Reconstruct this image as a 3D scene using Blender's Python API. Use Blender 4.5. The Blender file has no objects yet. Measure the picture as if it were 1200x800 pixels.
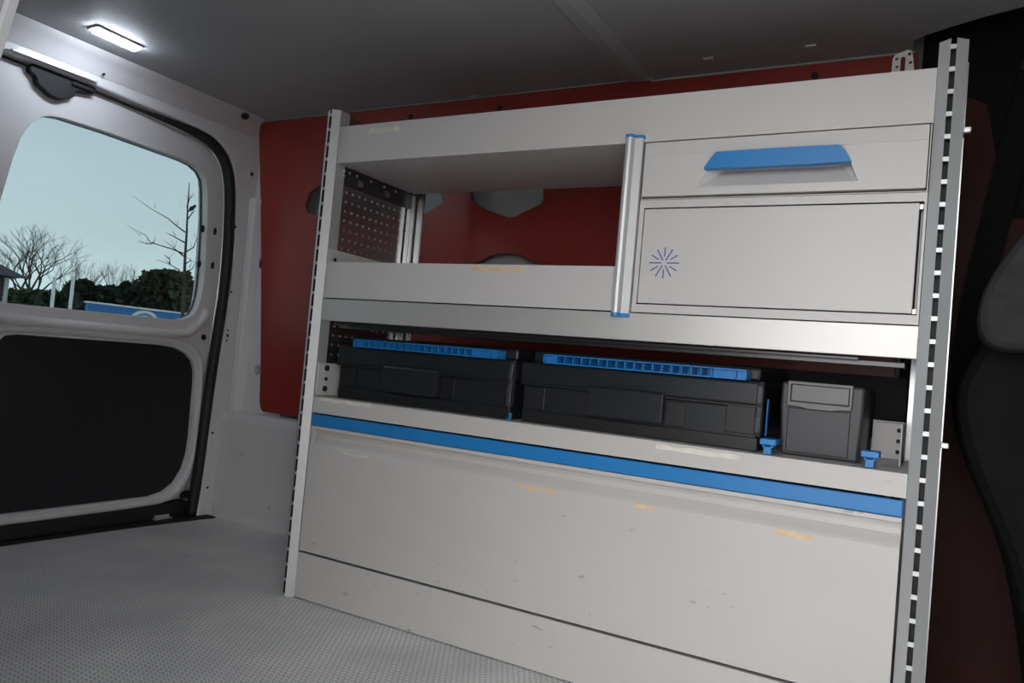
import bpy, bmesh, math, random
from mathutils import Vector, Matrix
random.seed(7)
scn = bpy.context.scene
COL = scn.collection

# ------------------------------------------------------------------ camera
CAM_ROWS = [(0.87128, 0.482524, 0.089673), (0.062816, 0.071572, -0.995455), (-0.48675, 0.872953, 0.032048)]
CAM_POS = Vector((1.2206, -1.2514, 0.5452))
FPX = 886.17
cd = bpy.data.cameras.new('camera'); cam = bpy.data.objects.new('camera', cd); COL.objects.link(cam)
rx, ry, rz = [Vector(r).normalized() for r in CAM_ROWS]
m = Matrix.Identity(4)
for i in range(3):
    m[i][0] = rx[i]; m[i][1] = -ry[i]; m[i][2] = -rz[i]; m[i][3] = CAM_POS[i]
cam.matrix_world = m
cd.sensor_width = 36.0; cd.lens = FPX / 1200 * 36; cd.clip_start = 0.02; cd.clip_end = 300
scn.camera = cam

# ------------------------------------------------------------------ world, exposure
world = bpy.data.worlds.new('overcast_sky'); scn.world = world; world.use_nodes = True
wn = world.node_tree.nodes; wl = world.node_tree.links
bg = wn['Background']; bg.inputs['Strength'].default_value = 5.2
tc = wn.new('ShaderNodeTexCoord'); sp = wn.new('ShaderNodeSeparateXYZ'); wl.new(tc.outputs['Generated'], sp.inputs[0])
cr = wn.new('ShaderNodeValToRGB'); wl.new(sp.outputs['Z'], cr.inputs[0])
cr.color_ramp.elements[0].position = 0.0; cr.color_ramp.elements[0].color = (1.28, 1.25, 1.18, 1)
cr.color_ramp.elements[1].position = 0.32; cr.color_ramp.elements[1].color = (0.82, 0.84, 0.87, 1)
e = cr.color_ramp.elements.new(0.13); e.color = (1.06, 1.055, 1.03, 1)
cn = wn.new('ShaderNodeTexNoise'); cn.inputs['Scale'].default_value = 2.2; cn.inputs['Detail'].default_value = 4
mp = wn.new('ShaderNodeMapping'); mp.inputs['Scale'].default_value = (1, 1, 3.2)
wl.new(tc.outputs['Generated'], mp.inputs[0]); wl.new(mp.outputs[0], cn.inputs['Vector'])
mr = wn.new('ShaderNodeMapRange'); mr.inputs['To Min'].default_value = 0.86; mr.inputs['To Max'].default_value = 1.14
wl.new(cn.outputs['Fac'], mr.inputs['Value'])
mx = wn.new('ShaderNodeVectorMath'); mx.operation = 'SCALE'
wl.new(cr.outputs['Color'], mx.inputs[0]); wl.new(mr.outputs[0], mx.inputs['Scale']); wl.new(mx.outputs[0], bg.inputs['Color'])
vs = scn.view_settings
vs.view_transform = 'Standard'; vs.look = 'None'; vs.exposure = 0.0; vs.gamma = 1.0; vs.use_curve_mapping = False

# ------------------------------------------------------------------ materials
MATS = {}
def mat(name, col, rough=0.5, metal=0.0, noise=None, bump=None, emit=None, spec=0.5, coat=0.0):
    """noise=(scale, amount) value variation, bump=(scale, strength)"""
    M = bpy.data.materials.new(name); M.use_nodes = True; MATS[name] = M
    nt = M.node_tree; b = nt.nodes['Principled BSDF']
    b.inputs['Base Color'].default_value = (*col, 1); b.inputs['Roughness'].default_value = rough
    b.inputs['Metallic'].default_value = metal; b.inputs['Specular IOR Level'].default_value = spec
    b.inputs['Coat Weight'].default_value = coat
    t = nt.nodes.new('ShaderNodeTexCoord')
    if noise:
        n = nt.nodes.new('ShaderNodeTexNoise'); n.inputs['Scale'].default_value = noise[0]; n.inputs['Detail'].default_value = 5
        nt.links.new(t.outputs['Object'], n.inputs['Vector'])
        r = nt.nodes.new('ShaderNodeMapRange'); r.inputs['From Min'].default_value = 0.3; r.inputs['From Max'].default_value = 0.7
        r.inputs['To Min'].default_value = 1 - noise[1]; r.inputs['To Max'].default_value = 1 + noise[1]
        nt.links.new(n.outputs['Fac'], r.inputs['Value'])
        v = nt.nodes.new('ShaderNodeVectorMath'); v.operation = 'SCALE'; v.inputs[0].default_value = col
        nt.links.new(r.outputs[0], v.inputs['Scale']); nt.links.new(v.outputs[0], b.inputs['Base Color'])
    if bump:
        n = nt.nodes.new('ShaderNodeTexNoise'); n.inputs['Scale'].default_value = bump[0]; n.inputs['Detail'].default_value = 3
        nt.links.new(t.outputs['Object'], n.inputs['Vector'])
        bp = nt.nodes.new('ShaderNodeBump'); bp.inputs['Strength'].default_value = bump[1]; bp.inputs['Distance'].default_value = 0.002
        nt.links.new(n.outputs['Fac'], bp.inputs['Height']); nt.links.new(bp.outputs[0], b.inputs['Normal'])
    if emit:
        b.inputs['Emission Color'].default_value = (*emit[0], 1); b.inputs['Emission Strength'].default_value = emit[1]
    return M

def rack_paint(name, col, rough):
    """worn powder coat: small dark scuffs with shapes of their own"""
    M = mat(name, col, rough, noise=(3.0, 0.03)); nt = M.node_tree; b = nt.nodes['Principled BSDF']
    src = b.inputs['Base Color'].links[0].from_socket
    t = nt.nodes.new('ShaderNodeTexCoord')
    mpn = nt.nodes.new('ShaderNodeMapping'); mpn.inputs['Scale'].default_value = (28, 28, 60); mpn.inputs['Rotation'].default_value = (0, 0.5, 0)
    nt.links.new(t.outputs['Object'], mpn.inputs[0])
    n1 = nt.nodes.new('ShaderNodeTexNoise'); n1.inputs['Scale'].default_value = 1.0; n1.inputs['Detail'].default_value = 3
    nt.links.new(mpn.outputs[0], n1.inputs['Vector'])
    n2 = nt.nodes.new('ShaderNodeTexNoise'); n2.inputs['Scale'].default_value = 5.0; n2.inputs['Detail'].default_value = 2
    nt.links.new(t.outputs['Object'], n2.inputs['Vector'])
    r1 = nt.nodes.new('ShaderNodeMapRange'); r1.inputs['From Min'].default_value = 0.66; r1.inputs['From Max'].default_value = 0.72
    nt.links.new(n1.outputs['Fac'], r1.inputs['Value'])
    r2 = nt.nodes.new('ShaderNodeMapRange'); r2.inputs['From Min'].default_value = 0.48; r2.inputs['From Max'].default_value = 0.60
    nt.links.new(n2.outputs['Fac'], r2.inputs['Value'])
    mu = nt.nodes.new('ShaderNodeMath'); mu.operation = 'MULTIPLY'; nt.links.new(r1.outputs[0], mu.inputs[0]); nt.links.new(r2.outputs[0], mu.inputs[1])
    m2 = nt.nodes.new('ShaderNodeMath'); m2.operation = 'MULTIPLY'; m2.inputs[1].default_value = 0.6; nt.links.new(mu.outputs[0], m2.inputs[0])
    mixn = nt.nodes.new('ShaderNodeMix'); mixn.data_type = 'RGBA'
    nt.links.new(m2.outputs[0], mixn.inputs['Factor']); nt.links.new(src, mixn.inputs[6]); mixn.inputs[7].default_value = (0.12, 0.11, 0.10, 1)
    nt.links.new(mixn.outputs[2], b.inputs['Base Color'])
    return M

PAINT = rack_paint('grey_powder_coat', (0.60, 0.573, 0.555), 0.42)
mat('fascia_paint', (0.625, 0.605, 0.60), 0.38, noise=(2.5, 0.02))
mat('aluminium', (0.60, 0.605, 0.615), 0.42, 0.45, noise=(9, 0.03))
mat('brushed_strip', (0.66, 0.645, 0.63), 0.48, 0.6, noise=(5, 0.03))
mat('dark_metal', (0.10, 0.10, 0.105), 0.35, 0.8)
mat('bay_shade', (0.020, 0.018, 0.018), 0.6, spec=0.2)  # near-black that stands in for shade in the lower bay
mat('galvanised', (0.42, 0.42, 0.43), 0.26, 0.95, noise=(14, 0.06))
mat('zinc', (0.72, 0.72, 0.72), 0.35, 0.6)
mat('van_white', (0.68, 0.665, 0.67), 0.40, noise=(2.2, 0.03), coat=0.1)
mat('flange_grey', (0.20, 0.20, 0.205), 0.5)
mat('grey_lining', (0.10, 0.105, 0.11), 0.6, noise=(3, 0.1))
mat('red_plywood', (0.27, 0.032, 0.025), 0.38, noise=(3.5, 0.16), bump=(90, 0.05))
mat('red_ply_shaded', (0.036, 0.0075, 0.006), 0.6, noise=(3.5, 0.2), spec=0.2)  # red board colour darkened to carry the shade at the right edge
mat('ply_edge', (0.45, 0.30, 0.22), 0.7, noise=(30, 0.2))
mat('headliner', (0.40, 0.40, 0.405), 0.62, noise=(2.0, 0.05), bump=(220, 0.12))
mat('body_grey', (0.40, 0.41, 0.41), 0.5, noise=(5, 0.08))
mat('black_trim', (0.014, 0.0145, 0.016), 0.6, noise=(6, 0.15), bump=(300, 0.1), spec=0.3)
mat('pillar_black', (0.005, 0.005, 0.006), 0.7, noise=(6, 0.15), spec=0.15)
mat('black_board', (0.012, 0.013, 0.015), 0.55, noise=(4, 0.2))
mat('rubber', (0.012, 0.012, 0.014), 0.6)
mat('case_plastic', (0.015, 0.017, 0.022), 0.36, noise=(8, 0.1), bump=(400, 0.05))
mat('case_lower', (0.013, 0.0135, 0.015), 0.42, noise=(8, 0.1))
mat('box_plastic', (0.042, 0.044, 0.050), 0.45, noise=(8, 0.06))
mat('label_plastic', (0.13, 0.133, 0.14), 0.35, noise=(12, 0.06))
mat('blue_plastic', (0.020, 0.215, 0.56), 0.4, noise=(6, 0.05))
mat('emblem_blue', (0.10, 0.13, 0.36), 0.5)
mat('tape', (0.80, 0.56, 0.33), 0.7, noise=(60, 0.12))
mat('pale_residue', (0.78, 0.74, 0.66), 0.7, noise=(60, 0.1))
mat('lamp_glow', (1, 1, 1), 0.4, emit=((0.80, 0.88, 1.0), 88))
mat('lamp_body', (0.6, 0.6, 0.6), 0.4)
mat('seat_fabric', (0.035, 0.035, 0.038), 0.8, noise=(40, 0.2), bump=(400, 0.2), spec=0.2)
mat('seat_black', (0.006, 0.006, 0.007), 0.8, noise=(20, 0.2), spec=0.15)
mat('bark', (0.06, 0.05, 0.042), 0.9, noise=(5, 0.25))
mat('twig', (0.10, 0.085, 0.07), 0.9, noise=(5, 0.2))
mat('conifer', (0.016, 0.030, 0.014), 0.85, noise=(3, 0.4))
mat('ivy', (0.040, 0.055, 0.022), 0.85, noise=(3, 0.35))
mat('concrete_paving', (0.42, 0.41, 0.395), 0.9, noise=(0.5, 0.15))
mat('trailer_blue', (0.02, 0.17, 0.46), 0.45, noise=(0.8, 0.08))
mat('white_paint', (0.75, 0.75, 0.74), 0.5, noise=(3, 0.03))
mat('house_wall', (0.10, 0.09, 0.085), 0.9, noise=(4, 0.2))
mat('roof_tile', (0.055, 0.058, 0.065), 0.85, noise=(6, 0.25))
mat('crow', (0.01, 0.01, 0.01), 0.6)

# tinted rear glass
G = bpy.data.materials.new('tinted_glass'); G.use_nodes = True; MATS['tinted_glass'] = G
nt = G.node_tree; nt.nodes.remove(nt.nodes['Principled BSDF'])
tr = nt.nodes.new('ShaderNodeBsdfTransparent'); tr.inputs[0].default_value = (0.29, 0.337, 0.35, 1)
gl = nt.nodes.new('ShaderNodeBsdfGlossy'); gl.inputs['Roughness'].default_value = 0.03; gl.inputs['Color'].default_value = (1, 1, 1, 1)
fr = nt.nodes.new('ShaderNodeFresnel'); fr.inputs['IOR'].default_value = 1.35
ms = nt.nodes.new('ShaderNodeMixShader')
nt.links.new(fr.outputs[0], ms.inputs[0]); nt.links.new(tr.outputs[0], ms.inputs[1]); nt.links.new(gl.outputs[0], ms.inputs[2])
nt.links.new(ms.outputs[0], nt.nodes['Material Output'].inputs['Surface'])

# studded vinyl floor: hexagonal lattice of small light pads
FL = mat('studded_vinyl', (0.4, 0.4, 0.4), 0.5); nt = FL.node_tree; b = nt.nodes['Principled BSDF']
t = nt.nodes.new('ShaderNodeTexCoord')
def vm(op, a=None, b_=None, c_=None):
    n = nt.nodes.new('ShaderNodeVectorMath'); n.operation = op
    for i, x in enumerate((a, b_, c_)):
        if x is None: continue
        if isinstance(x, tuple): n.inputs[i].default_value = x
        else: nt.links.new(x, n.inputs[i])
    return n
P0 = vm('MULTIPLY', t.outputs['Object'], (88, 88, 0)).outputs[0]
W1 = vm('WRAP', P0, (0.5, 0.866, 1), (-0.5, -0.866, -1)).outputs[0]
P1 = vm('ADD', P0, (0.5, 0.866, 0)).outputs[0]
W2 = vm('WRAP', P1, (0.5, 0.866, 1), (-0.5, -0.866, -1)).outputs[0]
L1 = vm('LENGTH', W1).outputs['Value']; L2 = vm('LENGTH', W2).outputs['Value']
mn = nt.nodes.new('ShaderNodeMath'); mn.operation = 'MINIMUM'; nt.links.new(L1, mn.inputs[0]); nt.links.new(L2, mn.inputs[1])
rp = nt.nodes.new('ShaderNodeMapRange'); rp.inputs['From Min'].default_value = 0.44; rp.inputs['From Max'].default_value = 0.53
rp.inputs['To Min'].default_value = 1; rp.inputs['To Max'].default_value = 0
nt.links.new(mn.outputs[0], rp.inputs['Value'])
nz = nt.nodes.new('ShaderNodeTexNoise'); nz.inputs['Scale'].default_value = 4.5; nz.inputs['Detail'].default_value = 6
nt.links.new(t.outputs['Object'], nz.inputs['Vector'])
c1 = nt.nodes.new('ShaderNodeValToRGB'); nt.links.new(nz.outputs['Fac'], c1.inputs[0])
c1.color_ramp.elements[0].position = 0.3; c1.color_ramp.elements[0].color = (0.62, 0.61, 0.60, 1)
c1.color_ramp.elements[1].position = 0.7; c1.color_ramp.elements[1].color = (0.84, 0.82, 0.79, 1)
mi = nt.nodes.new('ShaderNodeMix'); mi.data_type = 'RGBA'; nt.links.new(rp.outputs[0], mi.inputs['Factor'])
mi.inputs[6].default_value = (0.15, 0.15, 0.15, 1); nt.links.new(c1.outputs[0], mi.inputs[7]); nt.links.new(mi.outputs[2], b.inputs['Base Color'])
bp = nt.nodes.new('ShaderNodeBump'); bp.inputs['Strength'].default_value = 0.35; bp.inputs['Distance'].default_value = 0.0015
nt.links.new(rp.outputs[0], bp.inputs['Height']); nt.links.new(bp.outputs[0], b.inputs['Normal'])

# ------------------------------------------------------------------ helpers
def tag(o, label=None, cat=None, group=None, kind=None):
    if label: o['label'] = label
    if cat: o['category'] = cat
    if group: o['group'] = group
    if kind: o['kind'] = kind
    return o
def empty(name, loc=(0, 0, 0)):
    o = bpy.data.objects.new(name, None); COL.objects.link(o); o.location = loc; o.empty_display_size = 0.05
    return o
def put(name, me, material, parent=None, bevel=0, smooth=False, seg=2):
    o = bpy.data.objects.new(name, me); COL.objects.link(o)
    me.materials.clear(); me.materials.append(MATS[material])
    if parent is not None:
        o.parent = parent
        pw = Vector((0, 0, 0)); p = parent
        while p is not None: pw += p.location; p = p.parent
        o.location = -pw
    if smooth:
        for p in me.polygons: p.use_smooth = True
    if bevel:
        md = o.modifiers.new('edge', 'BEVEL'); md.width = bevel; md.segments = seg; md.limit_method = 'ANGLE'; md.angle_limit = math.radians(40)
    return o
def mesh_of(bm, name):
    bmesh.ops.recalc_face_normals(bm, faces=bm.faces[:])
    me = bpy.data.meshes.new(name); bm.to_mesh(me); bm.free(); return me
def bx(bm, x0, x1, y0, y1, z0, z1):
    v = [bm.verts.new((x, y, z)) for x in (x0, x1) for y in (y0, y1) for z in (z0, z1)]
    for f in ((0, 1, 3, 2), (4, 6, 7, 5), (0, 4, 5, 1), (2, 3, 7, 6), (0, 2, 6, 4), (1, 5, 7, 3)):
        bm.faces.new([v[i] for i in f])
def boxes(name, lst, material, parent=None, bevel=0, **k):
    bm = bmesh.new()
    for b_ in lst: bx(bm, *b_)
    return put(name, mesh_of(bm, name), material, parent, bevel, **k)
def prism_bm(bm, pts, axis, a0, a1):
    def P(p, a):
        if axis == 'x': return (a, p[0], p[1])
        if axis == 'y': return (p[0], a, p[1])
        return (p[0], p[1], a)
    A = [bm.verts.new(P(p, a0)) for p in pts]; B = [bm.verts.new(P(p, a1)) for p in pts]
    n = len(pts); bm.faces.new(A); bm.faces.new(B[::-1])
    for i in range(n): bm.faces.new((A[i], A[(i + 1) % n], B[(i + 1) % n], B[i]))
def prism(name, pts, axis, a0, a1, material, parent=None, bevel=0, **k):
    bm = bmesh.new(); prism_bm(bm, pts, axis, a0, a1)
    return put(name, mesh_of(bm, name), material, parent, bevel, **k)
def plate(name, outer, holes, axis, a0, a1, material, parent=None, bevel=0, **k):
    """flat sheet with true openings; axis is its normal"""
    cu = bpy.data.curves.new('sheet', 'CURVE'); cu.dimensions = '2D'; cu.fill_mode = 'BOTH'; cu.extrude = abs(a1 - a0) / 2
    for loop in [outer] + holes:
        s = cu.splines.new('POLY'); s.points.add(len(loop) - 1); s.use_cyclic_u = True
        for q, p in zip(s.points, loop): q.co = (p[0], p[1], 0, 1)
    tmp = bpy.data.objects.new('sheet', cu); COL.objects.link(tmp)
    me = bpy.data.meshes.new_from_object(tmp); bpy.data.objects.remove(tmp); bpy.data.curves.remove(cu)
    c = (a0 + a1) / 2
    for v in me.vertices:
        x, y, z = v.co
        v.co = (c + z, x, y) if axis == 'x' else ((x, c + z, y) if axis == 'y' else (x, y, c + z))
    bm = bmesh.new(); bm.from_mesh(me); bmesh.ops.remove_doubles(bm, verts=bm.verts[:], dist=1e-6)
    bmesh.ops.recalc_face_normals(bm, faces=bm.faces[:]); bm.to_mesh(me); bm.free()
    me.name = name
    return put(name, me, material, parent, bevel, **k)
def rect(a0, a1, b0, b1): return [(a0, b0), (a1, b0), (a1, b1), (a0, b1)]
def disc(cx, cy, r, n=12, sx=1, sy=1): return [(cx + r * sx * math.cos(2 * math.pi * i / n), cy + r * sy * math.sin(2 * math.pi * i / n)) for i in range(n)]
def rrect(a0, a1, b0, b1, r, n=4):
    o = []
    for cx, cy, s in ((a1 - r, b0 + r, -90), (a1 - r, b1 - r, 0), (a0 + r, b1 - r, 90), (a0 + r, b0 + r, 180)):
        for i in range(n + 1):
            t_ = math.radians(s + 90 * i / n); o.append((cx + r * math.cos(t_), cy + r * math.sin(t_)))
    return o
def smooth_loop(pts, it=2, closed=True):
    for _ in range(it):
        q = []; n = len(pts)
        rng = range(n) if closed else range(n - 1)
        if not closed: q.append(pts[0])
        for i in rng:
            a, b_ = pts[i], pts[(i + 1) % n]
            q.append(tuple(.75 * u + .25 * v for u, v in zip(a, b_))); q.append(tuple(.25 * u + .75 * v for u, v in zip(a, b_)))
        if not closed: q.append(pts[-1])
        pts = q
    return pts
def tube_bm(bm, pts, r, n=8, closed=False, r1=None):
    pts = [Vector(p) for p in pts]; N = len(pts); rings = []
    up = Vector((0.31, 0.2, 0.93))
    for i, p in enumerate(pts):
        a = pts[(i - 1) % N] if (closed or i > 0) else p
        b_ = pts[(i + 1) % N] if (closed or i < N - 1) else p
        d = (b_ - a).normalized(); s = d.cross(up)
        if s.length < 1e-4: s = d.cross(Vector((1, 0, 0)))
        s.normalize(); u = s.cross(d)
        rad = r[i] if isinstance(r, list) else r if r1 is None else r + (r1 - r) * i / (N - 1)
        rings.append([bm.verts.new(p + (s * math.cos(2 * math.pi * k / n) + u * math.sin(2 * math.pi * k / n)) * rad) for k in range(n)])
    for i in range(N if closed else N - 1):
        A, B = rings[i], rings[(i + 1) % N]
        for k in range(n): bm.faces.new((A[k], A[(k + 1) % n], B[(k + 1) % n], B[k]))
    if not closed: bm.faces.new(rings[0][::-1]); bm.faces.new(rings[-1])
def tube(name, pts, r, material, parent=None, n=8, closed=False, r1=None):
    bm = bmesh.new(); tube_bm(bm, pts, r, n, closed, r1)
    return put(name, mesh_of(bm, name), material, parent, smooth=True)
def copy_tree(o, parent=None):
    c = o.copy(); COL.objects.link(c); c.parent = parent
    for ch in list(o.children): copy_tree(ch, c)
    return c
def at(u, v, X):
    """point seen at (u, v) on the plane x = X"""
    d = rx * ((u - 600) / FPX) + ry * ((v - 400) / FPX) + rz
    return CAM_POS + d * ((X - CAM_POS.x) / d.x)

# ================================================================== SETTING
# ---- floor of the load bay
fl = prism('floor', [(-.669, .40), (-.672, .36), (-.700, .1), (-.716, -.217), (-.72, -.34), (-.716, -.46), (-.69, -.9), (-.669, -1.05), (-.66, -1.13), (1.62, -1.13), (1.62, .40)], 'z', -.03, 0, 'studded_vinyl')
tag(fl, kind='structure')
sl = prism('trim_1', [(-.80, .37), (-.662, .37), (-.672, .33), (-.697, .1), (-.713, -.217), (-.717, -.34), (-.713, -.46), (-.69, -.9), (-.665, -1.05), (-.80, -1.05)], 'z', -.035, .006, 'black_trim', bevel=.003)
tag(sl, kind='structure')
bm = bmesh.new(); tube_bm(bm, [(-.725, .205, .012), (-.725, .25, .012)], .006); bx(bm, -.733, -.715, .20, .256, .005, .009)
put('door_striker', mesh_of(bm, 'door_striker'), 'zinc', sl)

# ---- ceiling liner: rear sheet and front sheet with an overlapping ribbed seam
ce = prism('ceiling', [(-.675, -1.02), (.558, -1.02), (.558, .432), (-.675, .432)], 'z', 1.250, 1.262, 'headliner', bevel=.002)
tag(ce, kind='structure')
edge = [(1.146, .432), (1.150, .37), (1.17, .352), (1.21, .33), (1.26, .305), (1.32, .283), (1.42, .25), (1.5, .2), (1.55, 0), (1.55, -1.02)]
cs = prism('ceiling_sheet', [(.548, -1.02), (.548, .432)] + edge, 'z', 1.245, 1.2575, 'headliner', ce, bevel=.002)
prism('seam_strip', [(.535, 1.2505), (.552, 1.2385), (.580, 1.2375), (.605, 1.2445), (.605, 1.2505)], 'y', -1.02, .40, 'headliner', ce, bevel=.002)
for (u, v) in ((.115, .405), (.60, .405), (.757, .334), (.965, .333)):
    boxes('clip', [(u - .011, u + .011, v - .004, v + .004, 1.2415, 1.2448) if u > .55 else (u - .011, u + .011, v - .004, v + .004, 1.2465, 1.2498)], 'zinc', ce, .001)
boxes('edge_bead', [(.60, 1.150, .4155, .4195, 1.2405, 1.2446), (-.66, .55, .4165, .4195, 1.2470, 1.2496)], 'body_grey', ce, .0008)
# body roof skin above the liner and over the cab
rf = boxes('ceiling_skin', [(-.80, 2.6, -1.10, .52, 1.30, 1.31)], 'black_trim', ce)

# ---- side wall (far side): white body skin, wheel arch
ws = boxes('wall_side', [(-.80, 2.6, .46, .50, -.03, 1.30)], 'body_grey'); tag(ws, kind='structure')
# white D pillar inner skin that shows between door seal and red board
prism('pillar_skin', [(-.80, 1.27), (-.54, 1.27), (-.50, .30), (-.80, .30)], 'y', .432, .46, 'van_white', ws)
prism('pillar_ridge', [(-.70, .435), (-.70, .405), (-.685, .398), (-.668, .402), (-.655, .433)], 'z', .325, 1.0, 'van_white', ws, bevel=.006)
arch = prism('wheel_arch', [(.47, -.02), (.385, -.02), (.385, .300), (.388, .316), (.396, .325), (.41, .328), (.47, .330)], 'x', -.705, 1.235, 'van_white', ws, bevel=.004)
boxes('arch_skirting', [(-.69, 1.235, .374, .388, -.01, .034)], 'van_white', arch, .004)
boxes('arch_seam', [(-.655, -.651, .3835, .387, .036, .325)], 'van_white', arch, .001)
for (x_, z_) in ((-.46, .065), (-.60, .20)):
    boxes('clip_stub', [(x_ - .005, x_ + .005, .379, .388, z_ - .005, z_ + .005)], 'zinc', arch, .002)

# ---- rear wall: white pressed frame with the door opening
opening = smooth_loop([(-.36, 1.168), (-.10, 1.166), (.12, 1.160), (.20, 1.157), (.262, 1.147), (.322, 1.108), (.346, 1.04), (.356, .99), (.368, .858), (.370, .698), (.352, .445), (.338, .12), (.334, -.02), (-.36, -.02)], 2)
def half_opening():
    right = [(-.34, 1.168), (-.10, 1.166), (.12, 1.160), (.20, 1.157), (.245, 1.151), (.285, 1.135), (.315, 1.112), (.336, 1.078), (.349, 1.035), (.357, .98), (.366, .88), (.371, .76), (.368, .64), (.354, .445), (.340, .12), (.332, -.02)]
    left = [(-.68 - y, z) for y, z in right[::-1]][:-1]
    return right + left
wr = plate('wall_rear', rect(-1.16, .44, -.03, 1.27), [half_opening()], 'x', -.80, -.70, 'van_white', bevel=.006); tag(wr, kind='structure')
head = prism('header_beam', [(-.662, 1.262), (-.664, 1.247), (-.678, 1.232), (-.690, 1.214), (-.697, 1.196), (-.706, 1.182), (-.722, 1.174), (-.76, 1.170), (-.76, 1.262)], 'y', -1.09, .405, 'van_white', wr, smooth=False, bevel=.004)
for p in head.data.polygons: p.use_smooth = True
bm = bmesh.new(); bmesh.ops.create_uvsphere(bm, u_segments=14, v_segments=8, radius=.014); bmesh.ops.scale(bm, vec=(1, 1, .8), verts=bm.verts); bmesh.ops.translate(bm, vec=(-.675, .335, 1.238), verts=bm.verts)
put('rubber_stop', mesh_of(bm, 'rubber_stop'), 'rubber', wr, smooth=True)
def hole_at(parent, u, v, X, r, sy=1, name='bolt_hole', m_='rubber'):
    p = at(u, v, X)
    return prism(name, disc(p.y, p.z, r, 12, 1, sy), 'x', X - .004, X + .0015, m_, parent)
for (u, v, r, s) in ((295, 204, .006, 1), (276, 266, .003, 1.2), (271, 342, .003, 1), (267, 387, .003, 1), (266.5, 393, .004, 1.3), (265.5, 399, .003, 1), (249, 507, .004, 1), (243, 571, .004, 1), (122, 87, .003, 1)):
    hole_at(wr, u, v, -.70 if u > 200 else -.685, r, s)
plate('bolt_boss', disc(at(295, 204, -.70).y, at(295, 204, -.70).z, .016, 18), [disc(at(295, 204, -.70).y, at(295, 204, -.70).z, .009, 14)], 'x', -.70, -.696, 'van_white', wr, bevel=.0015)
# oval grommet beside the red board
prism('grommet', disc(-.612, .462, .011, 14, .8, 1.5), 'y', .424, .433, 'body_grey', ws, bevel=.002)
prism('grommet', disc(-.640, .795, .008, 14, .8, 2.0), 'y', .424, .433, 'rubber', ws, bevel=.002)

# ---- rear door (hinged side), with glass, board and seal
win = [(-.298, .605), (-.306, .64), (-.300, .78), (-.285, .874), (-.275, .935), (-.262, .99), (-.244, 1.030), (-.222, 1.052), (-.200, 1.062), (-.17, 1.067), (-.05, 1.068), (.185, 1.061), (.225, 1.056), (.252, 1.043), (.270, 1.022), (.278, .985), (.288, .90), (.296, .768), (.297, .71), (.294, .668), (.287, .635), (.275, .613), (.255, .600), (.224, .592), (-.25, .587), (-.282, .591)]
pan = [(-.265, .49), (-.250, .508), (-.22, .513), (.037, .514), (.17, .514), (.225, .509), (.262, .495), (.290, .472), (.302, .440), (.305, .40), (.309, .245), (.306, .19), (.295, .145), (.270, .104), (.235, .082), (.19, .072), (-.208, .071), (-.245, .078), (-.262, .10)]
door = empty('door_1', (-.74, 0, 0)); tag(door, kind='structure')
inner = [(-.333, 1.163), (-.10, 1.160), (.02, 1.154), (.12, 1.145), (.20, 1.139), (.238, 1.133), (.272, 1.118), (.298, 1.097), (.318, 1.068), (.331, 1.03), (.339, .98), (.348, .88), (.352, .76), (.349, .64), (.335, .445), (.325, .17), (.318, .115), (.300, .075), (.268, .056), (.22, .049), (-.333, .049)]
plate('door_frame', inner, [win, pan], 'x', -.7665, -.735, 'van_white', door, bevel=.014, seg=4)
plate('glass', [(y * 1.0 + (.01 if y > 0 else -.01), z + (.01 if z > .8 else -.01)) for y, z in win], [], 'x', -.766, -.762, 'tinted_glass', door)
plate('gasket', [(y + (.012 if y > 0 else -.012), z + (.012 if z > .8 else -.012)) for y, z in win], [win], 'x', -.770, -.758, 'rubber', door)
plate('lower_board', [(y + (.010 if y > 0 else -.010), z + (.01 if z > .3 else -.01)) for y, z in pan], [], 'x', -.766, -.750, 'black_board', door)
skin = [(y + (.02 if y > 0 else 0), z + (.02 if z > .5 else 0)) for y, z in inner if z > .15] + [(.345, .12), (.345, -.01), (-.3395, -.01)]
plate('outer_skin', [(-.3395 if y < -.3 else y, z) for y, z in skin], [[(y + (.024 if y > 0 else -.024), z + (.02 if z > .8 else -.02)) for y, z in win]], 'x', -.81, -.792, 'van_white', door)
tube('rim', [(-.736, y, z) for y, z in smooth_loop([(y + (.016 if y > 0 else -.016), z + (.016 if z > .3 else -.016)) for y, z in pan], 1)], .011, 'van_white', door, 8, True)
tube('ledge', [(-.735, y, z) for y, z in ((-.325, .548), (.20, .548), (.26, .556), (.30, .585), (.318, .63))], .014, 'van_white', door, 8)
for (u, v) in ((251.7, 271), (248.9, 311), (237.5, 268), (233.5, 309)):
    hole_at(door, u, v, -.7355 if u > 240 else -.742, .006, 1.9, 'slot_hole')
hole_at(door, 238.5, 395, -.735, .009, 1, 'rubber_buffer')
p = at(216, 579, -.735)
boxes('corner_catch', [(-.742, -.728, p.y - .012, p.y + .018, p.z - .012, p.z + .010)], 'rubber', door, .002)
boxes('board_clip', [(-.758, -.754, .045, .075, .423, .4265)], 'zinc', door, .0005)
# door seal follows the opening
sealpts = [(-.34, 1.160), (-.10, 1.158), (.10, 1.151), (.19, 1.147), (.235, 1.140), (.273, 1.124), (.303, 1.100), (.323, 1.068), (.335, 1.03), (.343, .98), (.352, .88), (.357, .76), (.354, .64), (.340, .445), (.328, .12), (.318, .01)]
boxes('bottom_seal', [(-.775, -.728, -.333, .322, .0062, .0475)], 'rubber', door, .004)
bm = bmesh.new(); sp_ = smooth_loop(sealpts, 2, False)
rad = [.0165 * (.16 + .84 * min(1, max(0, (y + .02) / .27) ** 1.3) if z > 1.1 else 1) for y, z in sp_]
tube_bm(bm, [(-.728 + rad[i], y, z) for i, (y, z) in enumerate(sp_)], rad, 8)
put('door_seal', mesh_of(bm, 'door_seal'), 'rubber', door, smooth=True)
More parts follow.
